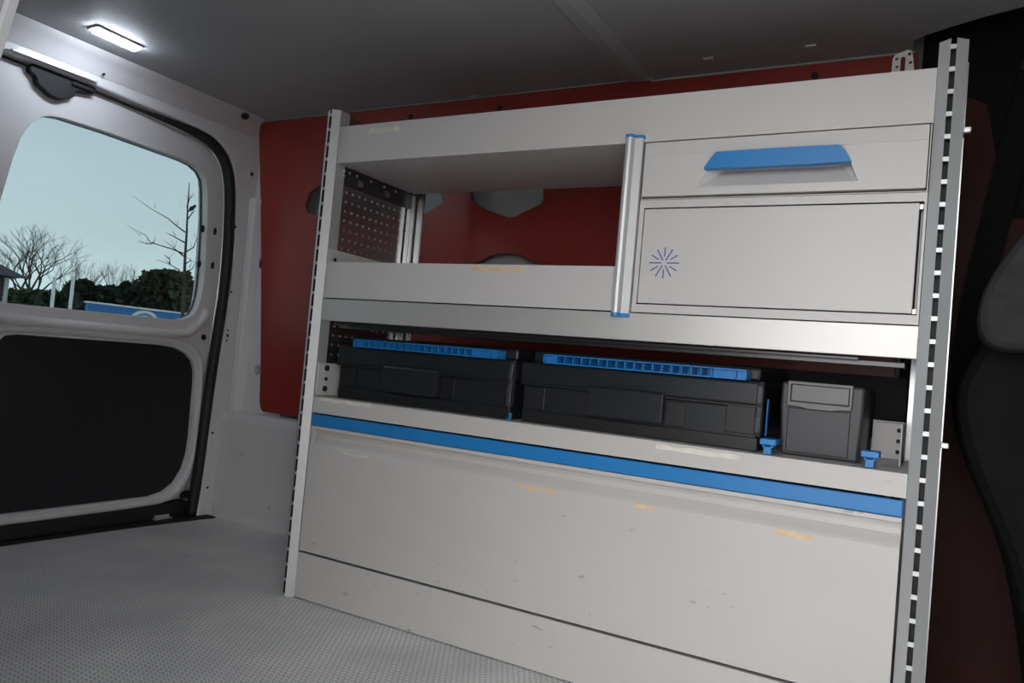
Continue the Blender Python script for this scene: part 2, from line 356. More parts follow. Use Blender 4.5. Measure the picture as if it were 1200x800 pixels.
# top latch by the meeting edge: lobed black housing with a flat arm, bright rail above
lat = prism('latch_housing', smooth_loop([(-.250, 1.171), (-.268, 1.166), (-.272, 1.148), (-.252, 1.140), (-.250, 1.124), (-.232, 1.116), (-.218, 1.106), (-.190, 1.104), (-.176, 1.114), (-.158, 1.122), (-.156, 1.140), (-.112, 1.146), (-.104, 1.158), (-.112, 1.171)], 1), 'x', -.738, -.716, 'black_trim', door, bevel=.003)
boxes('latch_arm', [(-.716, -.709, -.17, -.112, 1.150, 1.160)], 'black_trim', lat, .002)
boxes('stay_rail', [(-.706, -.690, -.325, -.118, 1.172, 1.1765)], 'zinc', door, .001)
for y_ in (-.165, -.140): prism('screw', disc(y_, 1.173, .005, 10), 'x', -.712, -.704, 'zinc', door)
# second door leaf beyond the meeting edge, out of the frame, lets in its daylight
d2 = copy_tree(door); d2.location = (-.74, -.68, 0); d2.scale = (1, -1, 1); d2.name = 'door_2'

# ---- camera-side wall with the open sliding-door gap: inclined body side
wn_ = empty('wall_near', (0, 0, 0)); tag(wn_, kind='structure')
def yw(z): return -1.05 + .17 * (z - .706)
def slab(name, x0, x1, z0, z1, material, t_=.085, bevel=.004):
    bm = bmesh.new(); vv = []
    for x in (x0, x1):
        for z, o in ((z0, 0), (z1, 0), (z1, -t_), (z0, -t_)): vv.append(bm.verts.new((x, yw(z) + o, z)))
    for f in ((0, 1, 2, 3), (7, 6, 5, 4), (0, 4, 5, 1), (1, 5, 6, 2), (2, 6, 7, 3), (3, 7, 4, 0)): bm.faces.new([vv[i] for i in f])
    return put(name, mesh_of(bm, name), material, wn_, bevel)
slab('rear_quarter', -.80, .8003, -.03, 1.30, 'grey_lining')
slab('door_header', .792, 1.50, 1.19, 1.30, 'van_white')
slab('front_quarter', 1.50, 2.6, -.03, 1.30, 'black_trim')
slab('flange_lip', .8005, .806, -.02, 1.20, 'flange_grey', .004, 0)

# ---- cab beyond the load bay: dark floor, dash wall, black headliner
cab = boxes('wall_cab', [(2.55, 2.6, -1.2, .50, -.4, .90), (2.55, 2.6, -1.2, .50, 1.22, 1.30)], 'black_trim'); tag(cab, kind='structure')
boxes('windscreen', [(2.57, 2.575, -1.2, .50, .90, 1.22)], 'tinted_glass', cab)
fc = boxes('floor_cab', [(1.62, 2.6, -1.2, .50, -.45, -.40), (1.60, 1.62, -1.2, .46, -.45, -.032)], 'black_trim'); tag(fc, kind='structure')

# ---- red film-faced plywood lining on the far wall
ply = [(-.560, .337), (-.572, .345), (-.580, .367), (-.589, .461), (-.612, .64), (-.636, .817), (-.668, 1.02), (-.700, 1.205), (-.700, 1.232), (-.694, 1.244), (.55, 1.249), (.565, 1.244), (.60, 1.2445), (1.156, 1.244), (1.156, 1.20), (1.156, .337)]
h1 = [(-.47, .972), (-.458, 1.013), (-.38, 1.050), (-.22, 1.085), (-.06, 1.050), (.022, 1.010), (.036, .968), (-.015, .942), (-.10, .915), (-.22, .880), (-.34, .915), (-.42, .941), (-.455, .952)]
h2 = [(.118, 1.003), (.130, .972), (.148, .960), (.180, .945), (.243, .925), (.262, .925), (.336, .957), (.341, .970), (.338, 1.003), (.31, 1.03), (.24, 1.05), (.15, 1.03)]
h3 = [(.13, .795), (.162, .806), (.205, .826), (.235, .832), (.262, .832), (.293, .826), (.35, .803), (.36, .78), (.36, .70), (.25, .66), (.13, .70)]
h4 = [(-.44, .62), (-.25, .58), (-.04, .62), (-.02, .70), (-.04, .75), (-.22, .80), (-.44, .75), (-.46, .70)]
h4 = [(x + .0, z - .02) for x, z in h4 if True]
h5 = [(x + .62, z) for x, z in h2]
red = plate('lining_panel', ply, [h1, h2, h3, h5], 'y', .420, .431, 'red_plywood', bevel=.0015)
tag(red, 'dark red plywood lining panel with cut-outs on the wall behind the rack', 'panel')
for (x_, z_) in ((.964, 1.215), (.19, 1.215), (-.10, 1.215)):
    prism('screw_hole', disc(x_, z_, .008, 12), 'y', .418, .4195, 'rubber', red)
red2 = plate('lining_panel', [(1.17, .02), (1.17, 1.04), (1.20, 1.125), (1.25, 1.135), (1.28, 1.12), (1.30, 1.02), (1.335, .90), (1.60, .90), (1.60, .02)], [], 'y', .40, .41, 'red_ply_shaded', bevel=.0015)  # lining continued, its shade put into the base colour
tag(red2, 'red lining board in painted shade right of the rack uprights', 'panel')

# ================================================================== ROOF LAMP
lamp = empty('roof_lamp', (-.54, -.17, 1.2495)); tag(lamp, 'slim white LED lamp glowing on the grey van ceiling', 'lamp')
prism('housing', [(-.566, -.232), (-.522, -.232), (-.528, -.110), (-.568, -.110)], 'z', 1.2445, 1.2498, 'lamp_body', lamp, .002)
prism('diffuser', [(-.556, -.226), (-.528, -.226), (-.534, -.116), (-.560, -.116)], 'z', 1.2375, 1.2446, 'lamp_glow', lamp, .002)

# ================================================================== RACK
rack = empty('van_rack', (.61, .17, 0)); tag(rack, 'pale grey metal van shelving rack with blue trims, drawer and tall slotted uprights', 'shelving rack')
W = 1.238
def upright(x0):
    """folded post: two sloping flanks meeting at a slotted crest"""
    root = None
    xs = (x0, x0 + .0150, x0 + .0225, x0 + .0380)
    bm = bmesh.new()
    t_ = .0018
    # flanks
    prism_bm(bm, [(xs[0], 0), (xs[1], -.0115), (xs[1], -.0115 + t_), (xs[0] + .001, .0025), (xs[0] + .001, .03), (xs[0], .03)], 'z', 0, 1.078)
    prism_bm(bm, [(xs[2], -.0115), (xs[3], 0), (xs[3], .03), (xs[3] - .001, .03), (xs[3] - .001, .0025), (xs[2], -.0115 + t_)], 'z', 0, 1.078)
    # rungs between the slots
    z = .0; pitch = .0332
    while z < 1.078:
        bx(bm, xs[1] - .0002, xs[2] + .0002, -.0115, -.0115 + t_, z, min(z + .0065, 1.078)); z += pitch
    u_ = put('upright', mesh_of(bm, 'upright'), 'aluminium', rack)
    boxes('slot_shade_fill', [(xs[0] + .0015, xs[3] - .0015, .004, .026, 0, 1.07)], 'rubber', u_)  # black fill standing in for the shade inside the slots
    return u_
upright(-.002); upright(1.1995)

def side_panel(x0, x1):
    holes = []
    rows = [.47 + .0215 * i for i in range(7)] + [.775 + .0215 * i for i in range(9)] + [.985 + .0215 * i for i in range(4)]
    for r_, z in enumerate(rows):
        for k in range(11):
            y = .046 + .022 * k
            w_ = .0034 if (k + r_) % 3 else .0042
            holes.append(rect(y - w_, y + w_, z - .0026, z + .0026))
    return plate('side_panel', [(.012, .004), (.34, .004), (.34, 1.02), (.30, 1.06), (.10, 1.074), (.012, 1.074)], holes, 'x', x0, x1, 'galvanised', rack)
side_panel(.0315, .0333); side_panel(1.2030, 1.2048)
# rear posts: ribbed channels
for x0 in (.0335, 1.184):
    bm = bmesh.new()
    for a, b_ in ((.268, .2695), (.292, .2945), (.322, .3235)): bx(bm, x0, x0 + .0155, a, b_, .02, 1.03)
    bx(bm, x0, x0 + .003, .268, .326, .02, 1.03)
    put('rear_post', mesh_of(bm, 'rear_post'), 'galvanised', rack)
# front return edge of the left side sheet
boxes('edge_trim', [(.0334, .0365, .014, .018, .745, .955)], 'aluminium', rack)

# top tray
top = boxes('top_shelf', [(.0375, 1.199, .0, .0014, .9585, 1.0405), (.0375, 1.199, .0014, .285, .9585, .960), (.0375, 1.199, .2836, .285, .960, 1.02), (.0375, 1.199, .0014, .012, 1.039, 1.0405)], 'fascia_paint', rack)
# shelf hanger strip beneath the tray on the left side
boxes('hanger', [(.0336, .0365, .03, .27, .918, .9580)], 'dark_metal', top, .001)
for y_ in (.045, .07, .12, .17, .215): boxes('rivet', [(.0365, .0385, y_ - .003, y_ + .003, .945, .951)], 'zinc', top, .0008)
for y_ in (.085, .185): boxes('hanger_lug', [(.0365, .0385, y_ - .009, y_ + .009, .925, .941)], 'galvanised', top, .0008)
bm = bmesh.new()
for z_ in (.946, .936): bmesh.ops.create_icosphere(bm, subdivisions=1, radius=.004, matrix=Matrix.Translation((.041, .022, z_)))
put('bolt', mesh_of(bm, 'bolt'), 'zinc', top, smooth=True)

# middle tray
mid = boxes('middle_shelf', [(.0375, .7215, .0, .0014, .6585, .7375), (.0375, 1.199, .0014, .285, .6585, .660), (.0375, 1.199, .2836, .285, .660, .70), (.0375, .7215, .0014, .012, .736, .7375)], 'fascia_paint', rack)
boxes('side_flange', [(.0336, .0375, .004, .22, .735, .768)], 'fascia_paint', mid, .001)
boxes('screw', [(.0375, .0395, .020, .028, .742, .750)], 'rubber', mid, .0015)
# bright strip below, and the runner bar behind it
boxes('rail_strip', [(.0375, 1.199, -.0025, .0, .6085, .6555), (.0375, 1.199, 0, .02, .6085, .610)], 'brushed_strip', rack)
boxes('runner_bar', [(.05, 1.184, .045, .06, .595, .6035)], 'dark_metal', rack, .001)
boxes('runner_bar', [(.05, 1.12, .028, .036, .602, .607)], 'dark_metal', rack, .001)

# lower shelf carrying the cases
low = boxes('lower_shelf', [(.0375, 1.199, .0, .0014, .4045, .441), (.0375, 1.199, .0, .33, .4395, .441), (.0375, 1.199, .3286, .33, .441, .47)], 'grey_powder_coat', rack, .0005)
# white side brackets with bolt holes at both ends of the lower shelf
br = boxes('shelf_bracket', [(.0336, .0375, .006, .082, .4415, .514), (.0336, .050, .080, .082, .4415, .514)], 'fascia_paint', rack, .001)
for y_, z_, r_ in ((.030, .457, .0065), (.031, .479, .004), (.031, .503, .0065)): prism('bolt', disc(y_, z_, r_, 10), 'x', .0375, .0415, 'dark_metal', br)
br2 = boxes('shelf_bracket', [(1.134, 1.186, .25, .253, .4415, .508), (1.183, 1.186, .10, .25, .4415, .508), (1.134, 1.186, .244, .253, .505, .508)], 'fascia_paint', rack, .001)
for z_ in (.455, .474, .493): boxes('bolt_hole', [(1.173, 1.181, .2475, .2498, z_ - .0035, z_ + .0035)], 'rubber', br2, .0015)

boxes('shade_sheet', [(.05, 1.182, .336, .338, .4415, .588)], 'bay_shade', rack)  # added dark sheet, paints the shade behind the cases
# kick plate
kick = boxes('kick_plate', [(.0365, 1.199, .0, .0014, .002, .0985), (.0365, 1.199, .0014, .02, .097, .0985)], 'grey_powder_coat', rack)

# large bottom flap with folded grip edge and blue strip
bm = bmesh.new()
prof = [(0, .1035), (0, .331), (.003, .336), (.015, .3495), (.0175, .356), (.0175, .3655), (.002, .3675), (.0, .3690), (.0, .3755), (.020, .3755), (.020, .350), (.0045, .3345), (.0015, .331), (.0015, .1035)]
prism_bm(bm, prof, 'x', .0385, 1.1955)
flap = put('bottom_flap', mesh_of(bm, 'bottom_flap'), 'grey_powder_coat', rack, .0006)
boxes('grip_strip', [(.0395, 1.196, -.002, .012, .3765, .4010)], 'blue_plastic', flap, .002)
prism('corner_gusset', [(.0385, .325), (.0385, .374), (.058, .358), (.047, .338)], 'y', .004, .006, 'grey_powder_coat', flap)
def bits(name, lst, material, parent):
    for (x0, x1, z0, z1, y) in lst:
        n = 9; up_ = []; dn = []
        for i in range(n + 1):
            x = x0 + (x1 - x0) * i / n
            tilt = (z1 - z0) * .1 * math.sin(i * 1.7)
            up_.append((x, z1 + random.uniform(-.22, .12) * (z1 - z0) + tilt)); dn.append((x + random.uniform(-.3, .3) * (x1 - x0) / n, z0 + random.uniform(-.1, .25) * (z1 - z0) + tilt))
        o_ = prism(name, dn + up_[::-1], 'y', y - .0004, y, material, parent)
        if material == 'tape': o_['label'] = 'torn strip of orange-beige tape'
bits('tape_remnant', [(.560, .640, .3220, .3290, 0), (.790, .826, .3235, .3300, 0), (1.022, 1.078, .3200, .3285, 0)], 'tape', flap)
bits('tape_remnant', [(.135, .205, .3255, .3295, 0)], 'pale_residue', flap)
bits('tape_remnant', [(.418, .532, .7255, .7325, 0)], 'tape', mid)
bits('tape_remnant', [(.122, .205, 1.018, 1.029, 0)], 'pale_residue', top)
bits('paint_chip', [(.055, .20, .431, .4385, 0), (.82, .96, .4265, .4345, 0)], 'pale_residue', low)

# divider post with blue caps
div = prism('divider_post', [(.7225, -.004), (.7232, -.0135), (.7265, -.0185), (.7310, -.0200), (.7355, -.0188), (.7385, -.0150), (.7400, -.0105), (.7535, -.0085), (.7535, .002), (.7225, .002)], 'z', .6540, .9640, 'aluminium', rack, .0006)
for (a, b_) in ((.6480, .6542), (.9638, .9690)):
    prism('end_cap', [(.7218, -.004), (.7225, -.0142), (.7262, -.0195), (.7310, -.0212), (.7360, -.0198), (.7392, -.0155), (.7408, -.0112), (.7542, -.0092), (.7542, .003), (.7218, .003)], 'z', a, b_, 'blue_plastic', div, .0006)

# drawer-and-cupboard module
body = boxes('module_body', [(.7550, .7565, .002, .28, .6605, .9570), (1.1965, 1.1980, .002, .28, .6605, .9570), (.7565, 1.1965, .2785, .28, .6605, .9570), (.7565, 1.1965, .0025, .2785, .8560, .8575)], 'grey_powder_coat', rack)
plate('front_frame', rect(.7550, 1.1985, .6580, .8545), [rect(.7630, 1.1950, .6720, .8412)], 'y', 0, .0025, 'fascia_paint', body)
boxes('hinge_rod', [(1.1915, 1.1945, .012, .016, .674, .838)], 'dark_metal', body)
cup = boxes('cupboard_flap', [(.7648, 1.1890, -.0012, .0140, .6742, .8388)], 'fascia_paint', rack, .0012)
for z_ in (.6775, .8335): boxes('hinge_pin', [(1.1890, 1.1945, .001, .006, z_ - .004, z_ + .004)], 'zinc', cup, .0008)
# twelve-ray emblem
cx, cz = .8075, .7445
bm = bmesh.new()
for k in range(12):
    a = math.radians(30 * k); r0, r1 = (.0033, .0185) if k % 3 != 1 else (.0075, .0185)
    if k in (3, 9): r0 = .0075
    if k in (1, 5, 7, 11): r0, r1 = .0080, .0185
    if k in (2, 4, 8, 10): r0, r1 = .0036, .0185
    r0 *= 1.45; r1 *= 1.45; d = Vector((math.cos(a), math.sin(a))); n_ = Vector((-d.y, d.x)) * .0011
    q = [Vector((cx, cz)) + d * r0 - n_, Vector((cx, cz)) + d * r1 - n_, Vector((cx, cz)) + d * r1 + n_, Vector((cx, cz)) + d * r0 + n_]
    prism_bm(bm, [tuple(v) for v in q], 'y', -.0017, -.0011)
put('ray_emblem', mesh_of(bm, 'ray_emblem'), 'emblem_blue', cup)
# drawer: pressed front with a grip recess under a blue pull
recess = [(.852, .8745), (1.103, .8745), (1.082, .9235), (.884, .9235)]
drw = plate('drawer', rect(.7575, 1.1950, .8605, .9555), [recess], 'y', -.0030, -.0010, 'fascia_paint', rack, bevel=.0008)
bm = bmesh.new()
# recess pan: sloping bottom
rb = [(.884, .022, .9235), (1.082, .022, .9235), (1.075, .022, .905), (.892, .022, .905)]
o_ = [bm.verts.new((x, -.002, z)) for x, z in recess]; i_ = [bm.verts.new(p_) for p_ in (rb[3], rb[2], rb[1], rb[0])]
for k in range(4): bm.faces.new((o_[k], o_[(k + 1) % 4], i_[(k + 1) % 4], i_[k]))
bm.faces.new(i_)
put('grip_recess', mesh_of(bm, 'grip_recess'), 'fascia_paint', drw)
boxes('front_return', [(.7575, 1.1950, -.0010, .012, .9540, .9555), (.7575, 1.1950, -.0010, .012, .8605, .8620), (.7575, .7590, -.0010, .012, .8605, .9555), (1.1935, 1.1950, -.001, .012, .8605, .9555)], 'fascia_paint', drw)
prism('crease', [(.0, .9290), (-.0042, .9325), (-.0036, .9545), (.0, .9545)], 'x', .7580, 1.1945, 'fascia_paint', drw, .0005)
prism('blue_pull', smooth_loop([(.8665, .9010), (.8660, .9035), (.8820, .9275), (.8900, .9300), (1.070, .9300), (1.078, .9275), (1.0920, .9055), (1.0915, .9010)], 1), 'y', -.0150, -.0020, 'blue_plastic', drw, .002)
# slotted bracket fixing the rack top to the wall
bk = plate('wall_bracket', [(1.118, 1.150), (1.1185, 1.183), (1.122, 1.191), (1.143, 1.1985), (1.150, 1.196), (1.1535, 1.180), (1.157, 1.150)], [rrect(1.1325, 1.1405, 1.150, 1.186, .0035), disc(1.1255, 1.183, .0028, 10), disc(1.1270, 1.168, .0028, 10), disc(1.1465, 1.190, .0032, 10), disc(1.1490, 1.174, .0032, 10)], 'y', .298, .301, 'white_paint', rack, bevel=.0005)
boxes('bracket_foot', [(1.118, 1.157, .2850, .298, 1.015, 1.018), (1.118, 1.157, .298, .301, 1.015, 1.151)], 'zinc', bk)
# screws on the outer side of the right upright
for z_ in (.945, .487): boxes('side_bolt', [(1.2375, 1.2480, .0, .008, z_ - .004, z_ + .004)], 'zinc', rack, .0015)
boxes('outer_sheet', [(1.2376, 1.2396, .020, .090, .0, 1.052)], 'galvanised', rack)
boxes('slot_insert', [(1.1935, 1.1965, .001, .004, .12, .25)], 'rubber', rack)

# blue shelf stops
def stop(x, full=True):
    o = boxes('shelf_stop', [(x - .0062, x + .0062, .004, .020, .4415, .4565), (x - .0125, x + .0125, .004, .046, .4565, .4660), (x - .0085, x + .0085, .004, .030, .4525, .4565)], 'blue_plastic', low, .0012)
    tag(o, 'blue plastic stop clip'); return o
stop(1.000); stop(1.1475)
o = boxes('shelf_stop', [(.5275, .5300, .006, .013, .4415, .4560), (.521, .5275, .006, .010, .4440, .4455)], 'blue_plastic', low, .0005)

# ================================================================== CASES ON THE LOWER SHELF
def text_mesh(s, size):
    cu = bpy.data.curves.new('lettering', 'FONT'); cu.body = s; cu.size = size; cu.extrude = .0009; cu.align_x = 'CENTER'; cu.align_y = 'CENTER'
    tmp = bpy.data.objects.new('lettering', cu); COL.objects.link(tmp)
    me = bpy.data.meshes.new_from_object(tmp); bpy.data.objects.remove(tmp); bpy.data.curves.remove(cu); return me
def case(x0, x1, label, group, plate_x, brand):
    t_ = empty('tool_case', ((x0 + x1) / 2, .18, .4412)); tag(t_, label, 'case', group)
    z0 = .4413
    # tub with a stepped foot, tapered a little
    boxes('tub', [(x0 + .006, x1 - .006, .034, .328, z0, .5140)], 'case_plastic', t_, .004)
    boxes('foot_skirt', [(x0 + .010, x1 - .004, .0300, .3260, z0, .4640)], 'case_lower', t_, .002)
    lid = boxes('lid', [(x0, x1 - .002, .0290, .330, .5150, .5555), (x0 + .01, x1 - .012, .060, .325, .5555, .5790)], 'case_plastic', t_, .005)
    boxes('lid_rim', [(x0 + .002, x1 - .004, .0275, .034, .5125, .5165)], 'case_lower', lid, .001)
    # centre latch plate
    px0, px1 = plate_x
    cl = prism('latch_plate', [(.0265, .4680), (.0130, .4690), (.0115, .4720), (.0125, .5185), (.0150, .5215), (.0265, .5225)], 'x', px0, px1, 'case_plastic', t_, .001)
    if brand:
        me = text_mesh('sortimo', .021)
        for v in me.vertices: v.co = ((px0 + px1) / 2 + v.co.x, .0122 - v.co.z - .0002, .4950 + v.co.y)
        put('brand_lettering', me, 'case_plastic', cl)
    # relief panels either side
    for (a, b_) in ((px0 - .032, px0 - .003), (px1 + .003, px1 + .034)):
        boxes('relief_panel', [(a, b_, .0300, .0345, .4670, .5080)], 'case_lower', t_, .0012)
    boxes('relief_panel', [(x1 - .058, x1 - .010, .0295, .0345, .4680, .5140)], 'case_lower', t_, .0012)
    boxes('relief_panel', [(x0 + .014, x0 + .055, .0300, .0345, .4680, .5090)], 'case_lower', t_, .0012)
    # latch loops at the right end
    lp = prism('end_latch', [(.026, .466), (.020, .474), (.019, .498), (.024, .512), (.019, .522), (.021, .548), (.028, .556), (.036, .556), (.036, .466)], 'x', x1 - .009, x1 + .001, 'box_plastic', t_, .002)
    # blue ribbed carrying handle
    a, b_ = x0 + .050, x1 - (.028 if brand else .038); y0, y1, h0, h1_ = .0200, .056, .5560, .5730
    L = [(a, b_, y0, y1, h0, h0 + .0020), (a, b_, y0, y1, h1_ - .0020, h1_), (a, b_, y1 - .0013, y1, h0, h1_)]
    xs = [a, a + .026] + [a + .026 + (b_ - a - .026 - .058) * k / 17 for k in range(1, 18)] + [b_ - .018, b_ - .0013]
    for x in xs: L.append((x, x + .0018, y0, y1, h0, h1_))
    L.append((a, a + .027, y0 + .008, y1, h0, h1_)); L.append((b_ - .058, b_, y0 + .010, y1, h0, h1_))
    hd = boxes('handle', L, 'blue_plastic', t_); hd['label'] = 'blue ribbed plastic carrying handle'
    return t_
case(.068, .5185, 'black plastic tool case with blue ribbed handle at the left end of the shelf', 'tool cases on the lower shelf', (.212, .349), False)
c2 = case(.5320, .9830, 'black plastic tool case with embossed lettering, middle of the lower shelf', 'tool cases on the lower shelf', (.682, .821), True)
boxes('side_strap', [(.9862, .9880, .05, .062, .468, .528)], 'blue_plastic', c2, .0006)

bx3 = empty('storage_box', (1.068, .18, .4412)); tag(bx3, 'small dark grey storage box with label holder right of the cases', 'box')
prism('tub', [(1.011, .4413), (1.127, .4413), (1.1305, .523), (1.1305, .560), (1.0055, .560), (1.0055, .523)], 'y', .060, .325, 'box_plastic', bx3, .004)
boxes('front_face', [(1.0185, 1.1125, .0575, .0605, .447, .519)], 'box_plastic', bx3, .002)
lh = plate('label_holder', smooth_loop([(1.0165, .5620), (1.1145, .5620), (1.1135, .5225), (1.092, .5205), (1.085, .5185), (1.047, .5185), (1.040, .5205), (1.0170, .5225)], 0), [rect(1.0215, 1.1095, .5285, .5570)], 'y', .0510, .0600, 'label_plastic', bx3, bevel=.001)
boxes('label_card', [(1.0225, 1.1085, .0545, .0575, .5300, .5565)], 'label_plastic', lh, .0008)

# ================================================================== CAB THINGS AT THE RIGHT EDGE
seat = empty('cab_seat', (1.62, .12, -.40)); tag(seat, 'black and grey cab seat seen past the right upright', 'seat')
so = smooth_loop([(1.262, .600), (1.252, .560), (1.262, .500), (1.290, .425), (1.335, .330), (1.368, .20), (1.39, .05), (1.41, -.20), (1.60, -.30), (1.95, -.20), (1.95, 0), (1.60, .02), (1.56, .30), (1.52, .70), (1.47, .76), (1.38, .74), (1.30, .68)], 2)
prism('backrest', so, 'y', .08, .33, 'seat_black', seat, .03, seg=3)
sg = smooth_loop([(1.275, .640), (1.272, .705), (1.31, .785), (1.40, .90), (1.47, .93), (1.53, .88), (1.56, .75), (1.52, .66), (1.40, .645), (1.32, .625)], 2)
prism('side_bolster', sg, 'y', .0, .09, 'seat_fabric', seat, .02, seg=3)
prism('base', rect(1.42, 1.95, -.40, -.18), 'y', .06, .38, 'seat_black', seat, .03)
belt = empty('seat_belt', (1.33, .385, .5)); tag(belt, 'black seat belt webbing hanging beside the dark red panel', 'seat belt')
bm = bmesh.new()
pth = [(1.345, .375, 1.17), (1.335, .372, 1.10), (1.318, .368, 1.00), (1.300, .364, .88), (1.282, .360, .76), (1.272, .356, .66), (1.270, .352, .55)]
for i in range(len(pth) - 1):
    (xa, ya, za), (xb, yb, zb) = pth[i], pth[i + 1]
    vv = [bm.verts.new(p_) for p_ in ((xa - .020, ya, za), (xa + .026, ya + .002, za), (xb + .026, yb + .002, zb), (xb - .020, yb, zb), (xa - .020, ya + .003, za), (xa + .026, ya + .005, za), (xb + .026, yb + .005, zb), (xb - .020, yb + .003, zb))]
    for f in ((0, 1, 2, 3), (7, 6, 5, 4), (0, 3, 7, 4), (1, 5, 6, 2)): bm.faces.new([vv[k] for k in f])
put('webbing', mesh_of(bm, 'webbing'), 'seat_black', belt)
boxes('anchor', [(1.325, 1.372, .378, .40, 1.155, 1.19)], 'black_trim', belt, .005)
pil = prism('trim_2', rect(1.165, 2.5, -.02, 1.299), 'y', .412, .459, 'pillar_black', bevel=.004); tag(pil, kind='structure')

# ================================================================== OUTSIDE, BEHIND THE VAN
gr = boxes('ground', [(-70, 30, -40, 50, -.72, -.70)], 'concrete_paving'); tag(gr, kind='structure')
GZ = -.70
def grow(bm, p, d, length, r, depth, spread, up, rng, n=5):
    """one branch and its forks"""
    segs = 3; pts = [p.copy()]; q = p.copy(); dd = d.copy()
    for _ in range(segs):
        dd = (dd + Vector((rng.uniform(-1, 1), rng.uniform(-1, 1), rng.uniform(-.5, 1) * up)) * .16).normalized()
        q = q + dd * (length / segs); pts.append(q.copy())
    tube_bm(bm, pts, r, n if depth > 2 else 3, r1=r * .6)
    if depth == 0: return
    for k in range(rng.choice((2, 3, 3))):
        a = rng.uniform(0, 6.28); s = Vector((math.cos(a), math.sin(a), 0)) * spread * rng.uniform(.6, 1.2)
        nd = (dd + s + Vector((0, 0, up * .3))).normalized()
        st = pts[-1] if k == 0 else pts[rng.choice((2, 3))]
        grow(bm, st, nd, length * rng.uniform(.62, .85), r * .58, depth - 1, spread, up, rng)
def bare_tree(name, base, top_z, label, seed, depth=5, spread=.6, up=.5, r=None, stem=.3, group=None):
    rng = random.Random(seed); base = Vector((base[0], base[1], GZ)); H = top_z - GZ
    t_ = empty(name, base); tag(t_, label, 'tree', group)
    r = r or H * .022
    bm = bmesh.new(); tube_bm(bm, [base, base + Vector((0, 0, H * stem))], r, 7, r1=r * .85)
    put('trunk', mesh_of(bm, 'trunk'), 'bark', t_, smooth=True)
    bm = bmesh.new(); L = H * (1 - stem) * .30
    for k in range(3):
        a = k * 2.1 + rng.uniform(0, .6); d = Vector((math.cos(a) * spread * .55, math.sin(a) * spread * .55, 1)).normalized() if k else Vector((0, 0, 1))
        grow(bm, base + Vector((0, 0, H * stem * (1 if k == 0 else .93))), d, L, r * .7, depth, spread, up, rng)
    mz = max(v.co.z for v in bm.verts); f = (top_z - (GZ + H * stem)) / (mz - (GZ + H * stem))
    for v in bm.verts:
        if v.co.z > GZ + H * stem: v.co.z = GZ + H * stem + (v.co.z - GZ - H * stem) * f
    put('branches', mesh_of(bm, 'branches'), 'twig', t_)
    return t_
p = at(38, 352, -32); bare_tree('bare_tree', (p.x, p.y), at(38, 258, -32).z, 'large bare spreading tree seen through the left of the rear window', 3, 6, .70, .35, r=.13, stem=.24)
p = at(86, 352, -27); bare_tree('bare_tree', (p.x, p.y), at(86, 300, -27).z, 'small bare tree behind the two white posts', 5, 5, .55, .5, r=.06, stem=.25)
p = at(141, 352, -29); bare_tree('bare_tree', (p.x, p.y), at(141, 302, -29).z, 'small bare tree rising above the dark conifers', 11, 5, .45, .7, r=.06, stem=.25)
# slim young tree with a bird
sx = -9.0
base = at(214, 376, sx); tipp = at(222, 214, sx)
t_ = empty('young_tree', (sx, base.y, GZ)); tag(t_, 'slim young bare tree at the right edge of the rear window', 'tree')
B0 = Vector((sx, base.y + .02, GZ))
tp = [B0, at(214, 372, sx), at(216, 330, sx), at(217, 300, sx), at(219, 270, sx), at(220, 240, sx), tipp]
bm = bmesh.new(); tube_bm(bm, tp, .036, 7, r1=.006); put('trunk', mesh_of(bm, 'trunk'), 'bark', t_, smooth=True)
for pts in ([(215, 297), (200, 291), (180, 284), (165, 276), (152, 264)], [(217, 272), (208, 264), (196, 256), (182, 244), (165, 229)], [(216, 296), (224, 290), (231, 280), (236, 272)], [(219, 243), (223, 232), (229, 226)],
            [(215, 330), (207, 316), (199, 309), (183, 304)], [(214, 345), (222, 330), (230, 322), (234, 312)], [(215, 350), (224, 345), (229, 356)], [(215, 300), (205, 290), (190, 281)], [(216, 310), (224, 306), (233, 306)], [(214, 352), (220, 365), (226, 350)], [(199, 310), (197, 303), (190, 298)], [(180, 284), (172, 286), (160, 283)], [(218, 285), (206, 276), (196, 272)], [(215, 322), (222, 314), (226, 300)], [(215, 338), (206, 333), (196, 331)], [(219, 258), (226, 250), (230, 246)]):
    k = len(pts); bm = bmesh.new()
    tube_bm(bm, [at(u, v, sx) + Vector((random.uniform(-.25, .25) * i / k, 0, 0)) for i, (u, v) in enumerate(pts)], .012, 5, r1=.002)
    for _ in range(3):
        i = random.randrange(1, k - 1); u, v = pts[i]; q = at(u, v, sx)
        tube_bm(bm, [q, q + Vector((random.uniform(-.1, .1), random.uniform(-.12, .04), random.uniform(.03, .12)))], .004, 3, r1=.0015)
    put('branch', mesh_of(bm, 'branch'), 'twig', t_, smooth=True)
# small bird: body, head, tail, beak in one mesh
p = at(222.6, 244, sx)
bm = bmesh.new()
bmesh.ops.create_uvsphere(bm, u_segments=12, v_segments=8, radius=1, matrix=Matrix.Translation(p + Vector((.05, .0, .0))) @ Matrix.Rotation(.7, 4, 'X') @ Matrix.Diagonal((.028, .058, .032, 1)))
bmesh.ops.create_uvsphere(bm, u_segments=10, v_segments=6, radius=.022, matrix=Matrix.Translation(p + Vector((.05, .045, .045))))
prism_bm(bm, [(p.y - .03, p.z - .02), (p.y - .075, p.z - .06), (p.y - .065, p.z - .075), (p.y - .025, p.z - .04)], 'x', p.x + .04, p.x + .06)
prism_bm(bm, [(p.y + .062, p.z + .052), (p.y + .09, p.z + .043), (p.y + .062, p.z + .038)], 'x', p.x + .045, p.x + .055)
bird = put('bird', mesh_of(bm, 'bird'), 'crow', None, smooth=True); tag(bird, 'small black bird perched near the top of the slim tree', 'bird')

